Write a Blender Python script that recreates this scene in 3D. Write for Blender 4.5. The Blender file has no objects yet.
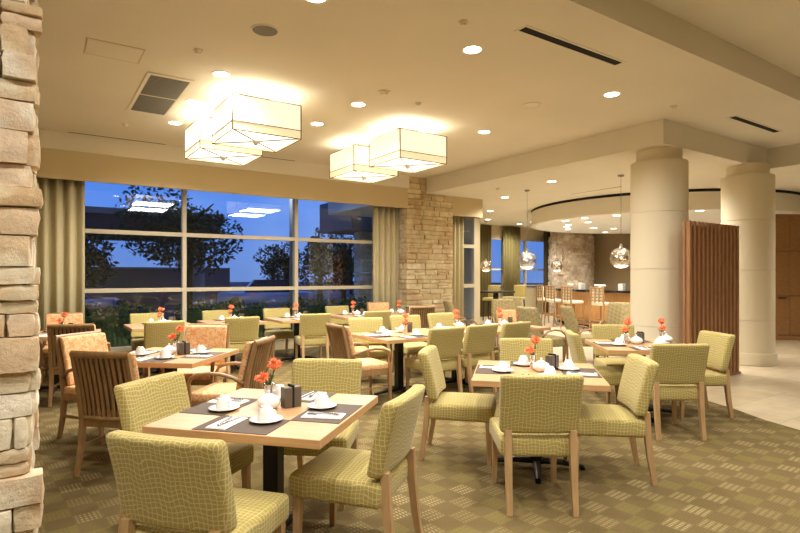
import bpy, bmesh, math, random
from mathutils import Vector, Matrix
random.seed(7)
PI=math.pi
SC=bpy.context.scene
COL=SC.collection
R=math.radians

# ------------------------------------------------------------ materials
def newmat(name):
    m=bpy.data.materials.new(name); m.use_nodes=True
    nt=m.node_tree; b=nt.nodes['Principled BSDF']
    return m,nt,b
def N(nt,t,**k):
    n=nt.nodes.new(t)
    for a,v in k.items(): setattr(n,a,v)
    return n
def L(nt,a,b): nt.links.new(a,b)
def rgb(r,g,b):
    f=lambda c:(c/255/12.92) if c/255<=.04045 else ((c/255+.055)/1.055)**2.4
    return (f(r),f(g),f(b),1)
def plain(name,c,rough=.6,metal=0,emit=None,es=0,spec=.5):
    m,nt,b=newmat(name); b.inputs['Base Color'].default_value=c
    b.inputs['Roughness'].default_value=rough; b.inputs['Metallic'].default_value=metal
    b.inputs['Specular IOR Level'].default_value=spec
    if emit: b.inputs['Emission Color'].default_value=emit; b.inputs['Emission Strength'].default_value=es
    return m
def math_(nt,op,a,b=None,clamp=False):
    n=N(nt,'ShaderNodeMath',operation=op); n.use_clamp=clamp
    for i,v in enumerate((a,b)):
        if v is None: continue
        if isinstance(v,(int,float)): n.inputs[i].default_value=v
        else: L(nt,v,n.inputs[i])
    return n.outputs[0]
def mix(nt,f,a,b):
    n=N(nt,'ShaderNodeMix',data_type='RGBA')
    if isinstance(f,(int,float)): n.inputs[0].default_value=f
    else: L(nt,f,n.inputs[0])
    for i,v in ((6,a),(7,b)):
        if isinstance(v,tuple): n.inputs[i].default_value=v
        else: L(nt,v,n.inputs[i])
    return n.outputs[2]
def noise(nt,vec,scale,detail=3,rough=.5):
    n=N(nt,'ShaderNodeTexNoise'); n.inputs['Scale'].default_value=scale; n.inputs['Detail'].default_value=detail
    n.inputs['Roughness'].default_value=rough
    if vec is not None: L(nt,vec,n.inputs['Vector'])
    return n
def ramp(nt,fac,stops):
    n=N(nt,'ShaderNodeValToRGB'); cr=n.color_ramp
    while len(cr.elements)<len(stops): cr.elements.new(.5)
    for e,(p,c) in zip(cr.elements,stops): e.position=p; e.color=c
    L(nt,fac,n.inputs[0]); return n.outputs[0]
def bump(nt,b,h,strength=.3,dist=.01):
    n=N(nt,'ShaderNodeBump'); n.inputs['Strength'].default_value=strength; n.inputs['Distance'].default_value=dist
    L(nt,h,n.inputs['Height']); L(nt,n.outputs[0],b.inputs['Normal'])

def woven_green(name,base,line,dark):
    m,nt,b=newmat(name); b.inputs['Roughness'].default_value=.85; b.inputs['Specular IOR Level'].default_value=.2
    tc=N(nt,'ShaderNodeTexCoord'); P=tc.outputs['Object']
    nz=noise(nt,P,9,1); 
    sx=N(nt,'ShaderNodeSeparateXYZ'); L(nt,P,sx.inputs[0])
    sn=N(nt,'ShaderNodeSeparateXYZ'); L(nt,tc.outputs['Normal'],sn.inputs[0])
    sc=N(nt,'ShaderNodeSeparateColor'); L(nt,nz.outputs['Color'],sc.inputs[0])
    tot=None
    for i,(f,amp,w) in enumerate(((44,.030,.085),(44,.030,.085),(46,.070,.10))):
        d=math_(nt,'MULTIPLY',sc.outputs[i],amp)
        c=math_(nt,'ADD',sx.outputs[i],d); c=math_(nt,'MULTIPLY',c,f); c=math_(nt,'FRACT',c)
        c=math_(nt,'SUBTRACT',c,.5); c=math_(nt,'ABSOLUTE',c)
        c=math_(nt,'LESS_THAN',c,w)
        nn=math_(nt,'ABSOLUTE',sn.outputs[i]); msk=math_(nt,'LESS_THAN',nn,.72)
        c=math_(nt,'MULTIPLY',c,msk)
        tot=c if tot is None else math_(nt,'MAXIMUM',tot,c)
    n2=noise(nt,P,60,2)
    c0=mix(nt,n2.outputs[0],base,dark)
    L(nt,mix(nt,math_(nt,'MULTIPLY',tot,.58),c0,line),b.inputs['Base Color'])
    bump(nt,b,tot,.12,.001)
    b.inputs['Sheen Weight'].default_value=.15
    return m
def wood(name,c1,c2,scale=(1.5,14,14),rough=.45,big=.0):
    m,nt,b=newmat(name); b.inputs['Roughness'].default_value=rough
    tc=N(nt,'ShaderNodeTexCoord'); mp=N(nt,'ShaderNodeMapping'); mp.inputs['Scale'].default_value=scale
    L(nt,tc.outputs['Object'],mp.inputs[0])
    n=noise(nt,mp.outputs[0],2.2,5,.6)
    L(nt,ramp(nt,n.outputs[0],[(.3,c1),(.7,c2)]),b.inputs['Base Color'])
    return m
def floral(name,ca,cb,cc,scale=22):
    m,nt,b=newmat(name); b.inputs['Roughness'].default_value=.9
    tc=N(nt,'ShaderNodeTexCoord'); n=noise(nt,tc.outputs['Object'],scale,2,.6); n.inputs['Distortion'].default_value=1.2
    L(nt,ramp(nt,n.outputs[0],[(.38,ca),(.47,cb),(.55,cc),(.64,ca)]),b.inputs['Base Color'])
    return m
def stone(name,cols,sc=9):
    m,nt,b=newmat(name); b.inputs['Roughness'].default_value=.95; b.inputs['Specular IOR Level'].default_value=.2
    g=N(nt,'ShaderNodeNewGeometry'); tc=N(nt,'ShaderNodeTexCoord')
    n=noise(nt,tc.outputs['Object'],sc,6,.65); n3=noise(nt,tc.outputs['Object'],2.3,3,.6)
    c=ramp(nt,g.outputs['Random Per Island'],[(0,cols[0]),(.35,cols[1]),(.7,cols[2]),(1,cols[3])])
    st=ramp(nt,n3.outputs[0],[(.5,(0,0,0,1)),(.58,(1,1,1,1))])
    c=mix(nt,math_(nt,'MULTIPLY',st,.55),c,cols[4])
    v=ramp(nt,n.outputs[0],[(.25,(.72,.72,.72,1)),(.7,(1.08,1.08,1.08,1))])
    mm=N(nt,'ShaderNodeMix',data_type='RGBA',blend_type='MULTIPLY'); mm.inputs[0].default_value=1
    L(nt,c,mm.inputs[6]); L(nt,v,mm.inputs[7]); L(nt,mm.outputs[2],b.inputs['Base Color'])
    n2=noise(nt,tc.outputs['Object'],28,8,.7); bump(nt,b,n2.outputs[0],.7,.02)
    return m
def plaster(name,c,var=.04):
    m,nt,b=newmat(name); b.inputs['Roughness'].default_value=.85; b.inputs['Specular IOR Level'].default_value=.25
    tc=N(nt,'ShaderNodeTexCoord'); n=noise(nt,tc.outputs['Object'],1.1,3)
    c2=tuple(x*(1-var*3) for x in c[:3])+(1,)
    L(nt,mix(nt,n.outputs[0],c,c2),b.inputs['Base Color']); return m

M={}
M['green']=woven_green('green_woven_fabric',rgb(174,156,88),rgb(214,202,150),rgb(156,138,72))
M['wood_chair']=wood('maple_chair_wood',rgb(164,130,88),rgb(190,156,112),(14,14,1.5))
M['wood_slat']=wood('brown_chair_wood',rgb(140,108,72),rgb(168,132,90),(14,14,1.5))
M['table']=wood('maple_table_top',rgb(188,144,98),rgb(206,164,118),(1.2,16,16),.35)
M['black_metal']=plain('black_painted_metal',rgb(22,20,20),.4,.3)
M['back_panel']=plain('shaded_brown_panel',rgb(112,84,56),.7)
M['floral']=floral('orange_floral_fabric',rgb(226,186,134),rgb(208,136,80),rgb(232,198,150))
def lounge_mat():
    m,nt,b=newmat('olive_diamond_fabric'); b.inputs['Roughness'].default_value=.9
    tc=N(nt,'ShaderNodeTexCoord'); mp=N(nt,'ShaderNodeMapping'); mp.inputs['Rotation'].default_value=(R(45),R(45),R(45)); L(nt,tc.outputs['Object'],mp.inputs[0])
    ck=N(nt,'ShaderNodeTexChecker'); ck.inputs['Scale'].default_value=16; L(nt,mp.outputs[0],ck.inputs[0]); n=noise(nt,tc.outputs['Object'],9,2)
    c=mix(nt,ck.outputs['Fac'],rgb(138,124,82),rgb(172,156,112)); L(nt,mix(nt,n.outputs[0],c,rgb(150,134,92)),b.inputs['Base Color']); return m
M['lounge']=lounge_mat()
M['mat']=plain('dark_brown_placemat',rgb(82,66,52),.75)
M['china']=plain('white_china',rgb(244,243,240),.15)
M['napkin']=plain('white_napkin',rgb(232,228,222),.9)
M['steel']=plain('brushed_steel',rgb(150,148,145),.25,1)
M['box']=plain('smoky_brown_box',rgb(92,80,66),.4)
M['orange']=plain('orange_petals',rgb(244,136,84),.6)
M['orange'].node_tree.nodes['Principled BSDF'].inputs['Subsurface Weight'].default_value=0
M['stem']=plain('green_stem',rgb(72,98,50),.6)
M['ceiling']=plaster('cream_ceiling_paint',rgb(234,226,208))
M['wall']=plaster('beige_wall_paint',rgb(206,190,152))
M['valance']=plaster('beige_valance',rgb(204,186,146),.02)
M['stone']=stone('cream_limestone',[rgb(250,238,210),rgb(236,218,182),rgb(252,242,222),rgb(226,206,166),rgb(206,162,112)])
M['stone_far']=stone('tan_ledgestone',[rgb(222,204,164),rgb(208,186,144),rgb(230,214,176),rgb(198,174,132),rgb(182,148,104)],7)
M['stone_bar']=stone('pale_split_stone',[rgb(224,208,184),rgb(204,186,160),rgb(236,222,200),rgb(190,170,142),rgb(170,142,114)],7)
M['column']=plaster('cream_column_plaster',rgb(224,212,184),.02)
M['screen']=wood('walnut_slats',rgb(142,100,64),rgb(170,124,82),(14,14,1.2),.5)
M['panel']=wood('oak_wall_panels',rgb(142,102,60),rgb(160,118,72),(1.2,10,10),.45)
M['brown_wall']=plaster('brown_wall_paint',rgb(164,146,114),.03)
M['dark']=plain('dark_gap',rgb(20,18,16),.9)
M['white_trim']=plain('white_trim',rgb(228,220,200),.5)
M['grey_grille']=plain('grey_grille',rgb(120,116,108),.6)
M['frame']=plain('window_frame_paint',rgb(196,184,156),.5)
M['chrome']=plain('chrome',rgb(220,220,225),.05,1)
M['granite']=plain('black_granite',rgb(22,22,26),.12)
M['cream_seat']=plain('cream_vinyl',rgb(232,222,196),.5)
M['blackwood']=plain('black_wood',rgb(34,28,26),.5)
M['brownbar']=wood('bar_front_oak',rgb(176,124,70),rgb(200,150,92),(10,10,1.5))
M['machine']=plain('white_plastic',rgb(226,224,216),.4)

def curtain_mat(name,c1,c2):
    m,nt,b=newmat(name); b.inputs['Roughness'].default_value=.9
    tc=N(nt,'ShaderNodeTexCoord'); n=noise(nt,tc.outputs['Object'],40,2)
    L(nt,mix(nt,n.outputs[0],c1,c2),b.inputs['Base Color']); return m
M['curtain']=curtain_mat('olive_beige_curtain',rgb(204,192,154),rgb(190,178,138))
M['curtain_dark']=curtain_mat('olive_brown_curtain',rgb(118,106,58),rgb(98,86,46))

# lamps
M['shade']=plain('lamp_linen_lit',rgb(250,240,205),.8,emit=(1,.88,.66,1),es=.78)
M['shade_band']=plain('lamp_band_lit',rgb(240,225,180),.8,emit=(1,.80,.50,1),es=.62)
M['diffuser']=plain('lamp_diffuser_lit',rgb(255,250,235),.6,emit=(1,.93,.78,1),es=1.2)
M['lens']=plain('downlight_lit',rgb(255,250,235),.6,emit=(1,.92,.75,1),es=9)
M['bulb']=plain('bulb_lit',rgb(255,250,235),.6,emit=(1,.9,.72,1),es=4)
M['bronze']=plain('bronze_frame',rgb(92,80,58),.5,.4)

# carpet
def carpet():
    m,nt,b=newmat('patterned_carpet'); b.inputs['Roughness'].default_value=.97; b.inputs['Specular IOR Level'].default_value=.1
    tc=N(nt,'ShaderNodeTexCoord'); mp=N(nt,'ShaderNodeMapping'); mp.inputs['Rotation'].default_value=(0,0,R(-6)); s=1/.15
    mp.inputs['Scale'].default_value=(s,s,s); L(nt,tc.outputs['Object'],mp.inputs[0])
    sx=N(nt,'ShaderNodeSeparateXYZ'); L(nt,mp.outputs[0],sx.inputs[0])
    fx=math_(nt,'FLOOR',sx.outputs[0]); fy=math_(nt,'FLOOR',sx.outputs[1])
    ch=math_(nt,'PINGPONG',math_(nt,'ADD',fx,fy),1)      # 0/1 checker
    wn=N(nt,'ShaderNodeTexWhiteNoise',noise_dimensions='2D')
    cv=N(nt,'ShaderNodeCombineXYZ'); L(nt,fx,cv.inputs[0]); L(nt,fy,cv.inputs[1]); L(nt,cv.outputs[0],wn.inputs['Vector'])
    rv=wn.outputs['Value']
    ux=math_(nt,'FRACT',sx.outputs[0]); uy=math_(nt,'FRACT',sx.outputs[1])
    def hatch(u,f,w):
        h=math_(nt,'FRACT',math_(nt,'MULTIPLY',u,f)); h=math_(nt,'ABSOLUTE',math_(nt,'SUBTRACT',h,.5)); return math_(nt,'LESS_THAN',h,w)
    def inside(u,v,e):
        a=math_(nt,'GREATER_THAN',math_(nt,'MINIMUM',u,v),e); bb=math_(nt,'LESS_THAN',math_(nt,'MAXIMUM',u,v),1-e)
        return math_(nt,'MULTIPLY',a,bb)
    hx=hatch(ux,6,.22); hy=hatch(uy,4,.30)
    hat=math_(nt,'MULTIPLY',math_(nt,'MULTIPLY',hx,hy),inside(ux,uy,.08))
    fine=hatch(uy,9,.22)
    nz=noise(nt,tc.outputs['Object'],120,2); nb=noise(nt,tc.outputs['Object'],1.3,2)
    base=mix(nt,ch,rgb(107,91,58),rgb(111,95,60))
    base=mix(nt,math_(nt,'MULTIPLY',math_(nt,'MULTIPLY',fine,math_(nt,'SUBTRACT',1,ch)),.35),base,rgb(84,71,50))
    isg=math_(nt,'LESS_THAN',rv,.28)
    hc=mix(nt,isg,rgb(164,148,112),rgb(124,136,50))
    amt=math_(nt,'MULTIPLY',math_(nt,'MULTIPLY',hat,ch),math_(nt,'ADD',math_(nt,'MULTIPLY',math_(nt,'POWER',rv,2),.7),.22))
    c=mix(nt,amt,base,hc)
    # soft olive wash inside some tiles
    wash=math_(nt,'MULTIPLY',math_(nt,'MULTIPLY',isg,ch),.02)
    c=mix(nt,wash,c,rgb(128,124,54))
    v=ramp(nt,nz.outputs[0],[(.3,(.85,.85,.85,1)),(.7,(1.1,1.1,1.1,1))])
    mm=N(nt,'ShaderNodeMix',data_type='RGBA',blend_type='MULTIPLY'); mm.inputs[0].default_value=1
    L(nt,c,mm.inputs[6]); L(nt,v,mm.inputs[7]); L(nt,mm.outputs[2],b.inputs['Base Color'])
    bump(nt,b,nz.outputs[0],.3,.004)
    return m
M['carpet']=carpet()
def tile():
    m,nt,b=newmat('travertine_floor_tile'); b.inputs['Roughness'].default_value=.32
    tc=N(nt,'ShaderNodeTexCoord'); bt=N(nt,'ShaderNodeTexBrick'); L(nt,tc.outputs['Object'],bt.inputs[0])
    bt.offset=0; bt.inputs['Scale'].default_value=1; bt.inputs['Brick Width'].default_value=.6; bt.inputs['Row Height'].default_value=.6
    bt.inputs['Mortar Size'].default_value=.004; bt.inputs['Color1'].default_value=rgb(206,190,160); bt.inputs['Color2'].default_value=rgb(192,174,142); bt.inputs['Mortar'].default_value=rgb(160,144,116)
    n=noise(nt,tc.outputs['Object'],5,4); v=ramp(nt,n.outputs[0],[(.3,(.84,.84,.84,1)),(.7,(1.04,1.04,1.04,1))])
    mm=N(nt,'ShaderNodeMix',data_type='RGBA',blend_type='MULTIPLY'); mm.inputs[0].default_value=1
    L(nt,bt.outputs[0],mm.inputs[6]); L(nt,v,mm.inputs[7]); L(nt,mm.outputs[2],b.inputs['Base Color']); return m
M['tile']=tile()
def glass():
    m,nt,b=newmat('window_glass'); nt.nodes.remove(b)
    o=nt.nodes['Material Output']; t=N(nt,'ShaderNodeBsdfTransparent'); t.inputs[0].default_value=(.9,.94,.96,1)
    g=N(nt,'ShaderNodeBsdfGlossy'); g.inputs['Roughness'].default_value=.0; g.inputs[0].default_value=(.9,.95,1,1)
    f=N(nt,'ShaderNodeFresnel'); f.inputs[0].default_value=1.55; gm=N(nt,'ShaderNodeNewGeometry')
    fr=math_(nt,'MULTIPLY',f.outputs[0],math_(nt,'SUBTRACT',1,gm.outputs['Backfacing'])); fr=math_(nt,'MULTIPLY',fr,1.8,True)
    mx=N(nt,'ShaderNodeMixShader'); L(nt,fr,mx.inputs[0]); L(nt,t.outputs[0],mx.inputs[1]); L(nt,g.outputs[0],mx.inputs[2]); L(nt,mx.outputs[0],o.inputs[0])
    return m
M['glass']=glass()
def halfmirror():
    m,nt,b=newmat('smoked_mirror_glass'); nt.nodes.remove(b)
    o=nt.nodes['Material Output']; t=N(nt,'ShaderNodeBsdfTransparent'); t.inputs[0].default_value=(.9,.88,.84,1)
    g=N(nt,'ShaderNodeBsdfGlossy'); g.inputs['Roughness'].default_value=.02; g.inputs[0].default_value=(.95,.92,.88,1)
    mx=N(nt,'ShaderNodeMixShader'); mx.inputs[0].default_value=.45; L(nt,t.outputs[0],mx.inputs[1]); L(nt,g.outputs[0],mx.inputs[2]); L(nt,mx.outputs[0],o.inputs[0])
    return m
M['globe']=halfmirror()

# ------------------------------------------------------------ mesh helpers
def bx(bm,x0,x1,y0,y1,z0,z1,bev=0,seg=2,mat=None):
    r=bmesh.ops.create_cube(bm,size=1)
    vs=r['verts']
    bmesh.ops.scale(bm,verts=vs,vec=(x1-x0,y1-y0,z1-z0))
    bmesh.ops.translate(bm,verts=vs,vec=((x0+x1)/2,(y0+y1)/2,(z0+z1)/2))
    if bev>0:
        es=list({e for v in vs for e in v.link_edges})
        r2=bmesh.ops.bevel(bm,geom=es,offset=bev,segments=seg,profile=.5,affect='EDGES')
        vs=list({v for f in r2['faces'] for v in f.verts}|{v for v in vs if v.is_valid})
    if mat is not None: bmesh.ops.transform(bm,matrix=mat,verts=vs)
    return vs
def tube(bm,pts,rad,seg=8,sq=False,cap=True):
    pts=[Vector(p) for p in pts]; n=len(pts)
    rads=rad if isinstance(rad,(list,tuple)) else [rad]*n
    rings=[]; prevx=None
    for i,p in enumerate(pts):
        t=(pts[min(i+1,n-1)]-pts[max(i-1,0)]).normalized()
        if prevx is None:
            a=Vector((1,0,0)) if abs(t.x)<.9 else Vector((0,1,0))
            x=(a-t*a.dot(t)).normalized()
        else: x=(prevx-t*prevx.dot(t)).normalized()
        prevx=x; y=t.cross(x)
        ring=[]
        k=4 if sq else seg
        rr=rads[i]
        for j in range(k):
            an=2*PI*j/k+(PI/4 if sq else 0)
            if isinstance(rr,tuple): v=p+x*(math.cos(an)*rr[0])+y*(math.sin(an)*rr[1])
            else: v=p+(x*math.cos(an)+y*math.sin(an))*rr
            ring.append(bm.verts.new(v))
        rings.append(ring)
    for a,b_ in zip(rings,rings[1:]):
        k=len(a)
        for j in range(k): bm.faces.new((a[j],a[(j+1)%k],b_[(j+1)%k],b_[j]))
    if cap:
        bm.faces.new(list(reversed(rings[0]))); bm.faces.new(rings[-1])
def lathe(bm,prof,seg=20,c=(0,0,0)):
    rings=[]
    for r,z in prof:
        if r<1e-5: rings.append([bm.verts.new((c[0],c[1],c[2]+z))])
        else: rings.append([bm.verts.new((c[0]+r*math.cos(2*PI*j/seg),c[1]+r*math.sin(2*PI*j/seg),c[2]+z)) for j in range(seg)])
    for a,b_ in zip(rings,rings[1:]):
        if len(a)==1 and len(b_)==1: continue
        for j in range(seg):
            k=(j+1)%seg
            if len(a)==1: bm.faces.new((a[0],b_[k],b_[j]))
            elif len(b_)==1: bm.faces.new((a[j],a[k],b_[0]))
            else: bm.faces.new((a[j],a[k],b_[k],b_[j]))
def obj(name,bm,mat,parent=None,smooth=False,loc=None,angle=None):
    bmesh.ops.recalc_face_normals(bm,faces=bm.faces[:])
    me=bpy.data.meshes.new(name); bm.to_mesh(me); bm.free()
    if smooth:
        me.polygons.foreach_set('use_smooth',[True]*len(me.polygons))
        if angle is not None:
            me.set_sharp_from_angle(angle=R(angle))
    me.materials.append(mat)
    o=bpy.data.objects.new(name,me); COL.objects.link(o)
    if parent: o.parent=parent
    if loc: o.location=loc
    return o
def B(): return bmesh.new()
def tag(o,label=None,cat=None,group=None,kind=None):
    if label: o['label']=label
    if cat: o['category']=cat
    if group: o['group']=group
    if kind: o['kind']=kind
    return o
def thing(name,label,cat,loc=(0,0,0),rz=0,group=None):
    o=bpy.data.objects.new(name,None); COL.objects.link(o); o.empty_display_size=.1
    o.location=loc; o.rotation_euler=(0,0,rz); return tag(o,label,cat,group)
KIDS={}
def kids(o):
    return [c for c in o.children]
def dup(o,parent=None):
    c=o.copy(); COL.objects.link(c)
    if parent: c.parent=parent
    for ch in list(o.children): dup(ch,c)
    return c
class Proto:
    def __init__(s,root): s.root=root; s.used=False
    def put(s,x,y,rz,label,group=None,z=0,sx=1):
        if not s.used: o=s.root; s.used=True
        else: o=dup(s.root)
        o.location=(x,y,z); o.rotation_euler=(0,0,rz)
        o['label']=label
        if group: o['group']=group
        elif 'group' in o: del o['group']
        return o
def struct(name,bm,mat,smooth=False,angle=None,parent=None):
    o=obj(name,bm,mat,parent,smooth,angle=angle)
    if parent is None: o['kind']='structure'
    return o

# ------------------------------------------------------------ room shell
CZ=3.75; LZ=3.40; HZ=4.05
b=B(); bx(b,-3,22.5,-4,15,-.12,-.004); struct('floor_stone_tiles',b,M['tile'])['label']='pale travertine tile floor of the walkway and bar'
# carpet with a curved edge
b=B()
edge=[(5.9,-4),(5.95,0.5),(6.05,1.6),(6.17,2.18),(6.30,2.54),(6.54,2.94),(6.72,3.37),(6.9,3.8),(7.05,4.3),(7.1,5.2),(7.0,6.2),(6.9,7.5),(6.9,10.5)]
vs=[b.verts.new((-3,-4,0))]+[b.verts.new((x,y,0)) for x,y in edge]+[b.verts.new((-3,10.5,0))]
f=b.faces.new(vs); r_=bmesh.ops.extrude_face_region(b,geom=[f]); bmesh.ops.translate(b,verts=[v for v in r_['geom'] if isinstance(v,bmesh.types.BMVert)],vec=(0,0,-.01))
o=struct('floor',b,M['carpet']); o['label']='brown and green patterned carpet'
# ceilings
b=B()
bx(b,-3,7.45,2.9,10.6,CZ,CZ+.3); bx(b,7.45,10.76,2.9,4.3,CZ,CZ+.3)
struct('ceiling',b,M['ceiling'])
b=B(); bx(b,-3,10.76,-4,2.9,HZ,HZ+.2); bx(b,-3,10.76,2.88,2.9,CZ,HZ+.1); struct('ceiling_raised_panel',b,M['ceiling'])
b=B(); bx(b,7.45,22.5,4.3,15,LZ,LZ+.6); bx(b,10.76,22.5,-4,4.3,LZ,LZ+.65)
struct('ceiling_lowered_panel',b,M['ceiling'])
# ring soffit over the bar
RC=(14.4,8.5); RR=3.42
b=B(); lathe(b,[(0,2.95),(RR,2.95),(RR,3.335),(RR-.06,3.335),(RR-.06,3.43),(0,3.43)],96,(RC[0],RC[1],0))
struct('ceiling_ring_soffit',b,M['ceiling'],True,30)
b=B(); lathe(b,[(0,2.946),(RR-.12,2.946),(RR-.12,2.952),(0,2.952)],96,(RC[0],RC[1],0)); struct('ceiling_ring_underside',b,plain('white_soffit_bounce',rgb(246,244,240),.5),True,30)  # white underside disc carries bounce from the bar lights in its colour
b=B(); lathe(b,[(RR-.05,3.34),(RR+.0,3.34),(RR+.0,3.397),(RR-.05,3.397),(RR-.05,3.34)],96,(RC[0],RC[1],0))
struct('trim_1',b,M['dark'])
# walls
b=B(); bx(b,-3.15,-3,-4,15,-.1,4.3); struct('wall_left',b,M['wall'])
b=B(); bx(b,-3,22.5,-4.15,-4,-.1,4.3); struct('wall_rear',b,M['wall'])
b=B(); bx(b,22.5,22.65,-4,15,-.1,4.1); struct('wall_right',b,M['brown_wall'])
# window wall at y=10.5
GY=10.5
b=B()
bx(b,-3,6.95,GY-.02,GY+.18,-.1,.20); bx(b,-3,6.95,GY+.02,GY+.2,3.3,4.1)
bx(b,-3,.1,GY+.0,GY+.18,.2,3.3)
bx(b,6.95,8.3,GY-.02,GY+.2,-.1,4.1); bx(b,8.3,9.45,GY,GY+.18,-.1,.15); bx(b,8.3,9.45,GY,GY+.18,3.3,4.0)
struct('wall_front',b,M['wall'])
b=B(); bx(b,9.45,9.6,GY,14.8,-.1,3.5); struct('wall_return',b,M['wall'])
b=B(); bx(b,-3,6.95,9.93,10.05,3.47,CZ+.02); bx(b,-3,6.95,9.96,GY,3.45,3.50); struct('trim_2',b,M['ceiling'])
b=B(); bx(b,-3,6.93,9.95,10.02,3.02,3.47); struct('trim_3',b,M['valance'])['label']='beige valance over the wide window'
b=B(); bx(b,8.23,9.2,9.97,10.04,2.95,LZ); bx(b,9.15,9.2,10.04,GY,2.95,LZ); struct('trim_4',b,M['valance'])['label']='beige valance over the narrow window'
# windows
def window(n,x0,x1,z0,z1,xs,zs,y,t=.07):
    w=bpy.data.objects.new('window_%d'%n,None); COL.objects.link(w); w['kind']='structure'; w.location=(x0,y,z0)
    b=B()
    for x in xs: bx(b,x-x0-t/2,x-x0+t/2,-.05,.08,0,z1-z0)
    for z in zs: bx(b,0,x1-x0,-.045,.075,z-z0-t/2,z-z0+t/2)
    obj('window_frame',b,M['frame'],w)
    XS=sorted(xs); ZS=sorted(zs)
    for a,c in zip(XS,XS[1:]):
        for d,e in zip(ZS,ZS[1:]):
            b=B(); bx(b,a-x0,c-x0,.01,.018,d-z0,e-z0); obj('pane',b,M['glass'],w)
    return w
window(1,.1,6.95,.2,3.3,[.12,2.27,4.47,6.9],[.23,1.25,2.26,3.27],GY)
window(2,8.3,9.45,.15,3.3,[8.33,9.40],[.2,1.25,2.26,3.27],GY,.09)
window(3,13.3,17.6,1.0,2.95,[13.35,14.7,15.9,17.5],[1.13,1.75,2.9],14.8,.06)
b=B(); bx(b,9.6,22.5,14.8,15,-.1,1.05); bx(b,9.6,22.5,14.8,15,2.92,3.5); bx(b,9.6,13.3,14.8,15,1.05,2.92); bx(b,17.6,22.5,14.8,15,1.05,2.92)
struct('wall_far',b,M['wall'])
# curtains
def curtain(name,x0,x1,y,z0,z1,mat,label,pl=.13,amp=.045):
    b=B(); n=int((x1-x0)/pl*8); rows=[]
    random.seed(int(x0*10)+5)
    ph=[random.uniform(-.4,.4) for _ in range(40)]
    for k,z in enumerate([z0,(z0+z1)/2,z1]):
        row=[]
        for i in range(n+1):
            x=x0+(x1-x0)*i/n; u=(x-x0)/pl*2*PI
            yy=y+amp*math.sin(u+ph[int(i/16)%40]*0.6)+.012*math.sin(u*2.3+k)
            row.append(b.verts.new((x,yy,z)))
        rows.append(row)
    for r1,r2 in zip(rows,rows[1:]):
        for i in range(n): b.faces.new((r1[i],r1[i+1],r2[i+1],r2[i]))
    o=obj(name,b,mat,None,True); m=o.modifiers.new('thick','SOLIDIFY'); m.thickness=.006
    return tag(o,label,'curtain')
curtain('curtain',-.35,.66,10.22,.02,3.4,M['curtain'],'tall beige pleated curtain just right of the near stone pillar',.17,.06)
curtain('curtain',6.18,6.86,10.24,.02,3.4,M['curtain'],'beige pleated curtain between the wide window and the ledgestone pier',.15,.05)
curtain('curtain',8.28,8.80,10.24,.02,3.35,M['curtain'],'narrow olive-beige curtain right of the ledgestone pier',.13,.05)
curtain('curtain',13.2,13.92,14.6,.02,3.36,M['curtain_dark'],'dark olive curtain left of the small far window',.14,.05)
curtain('curtain',14.55,15.4,14.6,.02,3.36,M['curtain_dark'],'dark olive curtain between the two far windows',.14,.05)
curtain('curtain',16.75,17.5,14.6,.02,3.36,M['curtain_dark'],'olive curtain beside the split-stone bar column',.14,.05)

# ------------------------------------------------------------ stone piers
def stone_block(b,x0,x1,y0,y1,z0,z1,j):
    """one rough-faced stone"""
    n=3; D={}
    def g(i,k,l):
        key=(i,k,l)
        if key not in D:
            ins=.12
            c=[i/n,k/n,l/n]
            ext=sum(1 for t in (i,k,l) if t in (0,n))
            p=Vector((x0+(x1-x0)*c[0],y0+(y1-y0)*c[1],z0+(z1-z0)*c[2]))
            if ext>=2:   # chip the edges inwards
                q=.004*(ext-1)
                p.x+=q*(1 if i==0 else -1 if i==n else 0); p.y+=q*(1 if k==0 else -1 if k==n else 0); p.z+=q*.5*(1 if l==0 else -1 if l==n else 0)
            D[key]=b.verts.new(p+Vector((random.uniform(-j,j),random.uniform(-j,j),random.uniform(-j,j)*.4)))
        return D[key]
    for u in range(n):
        for v in range(n):
            for e in (0,n):
                b.faces.new((g(e,u,v),g(e,u+1,v),g(e,u+1,v+1),g(e,u,v+1)))
                b.faces.new((g(u,e,v),g(u+1,e,v),g(u+1,e,v+1),g(u,e,v+1)))
                b.faces.new((g(u,v,e),g(u+1,v,e),g(u+1,v+1,e),g(u,v+1,e)))
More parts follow.
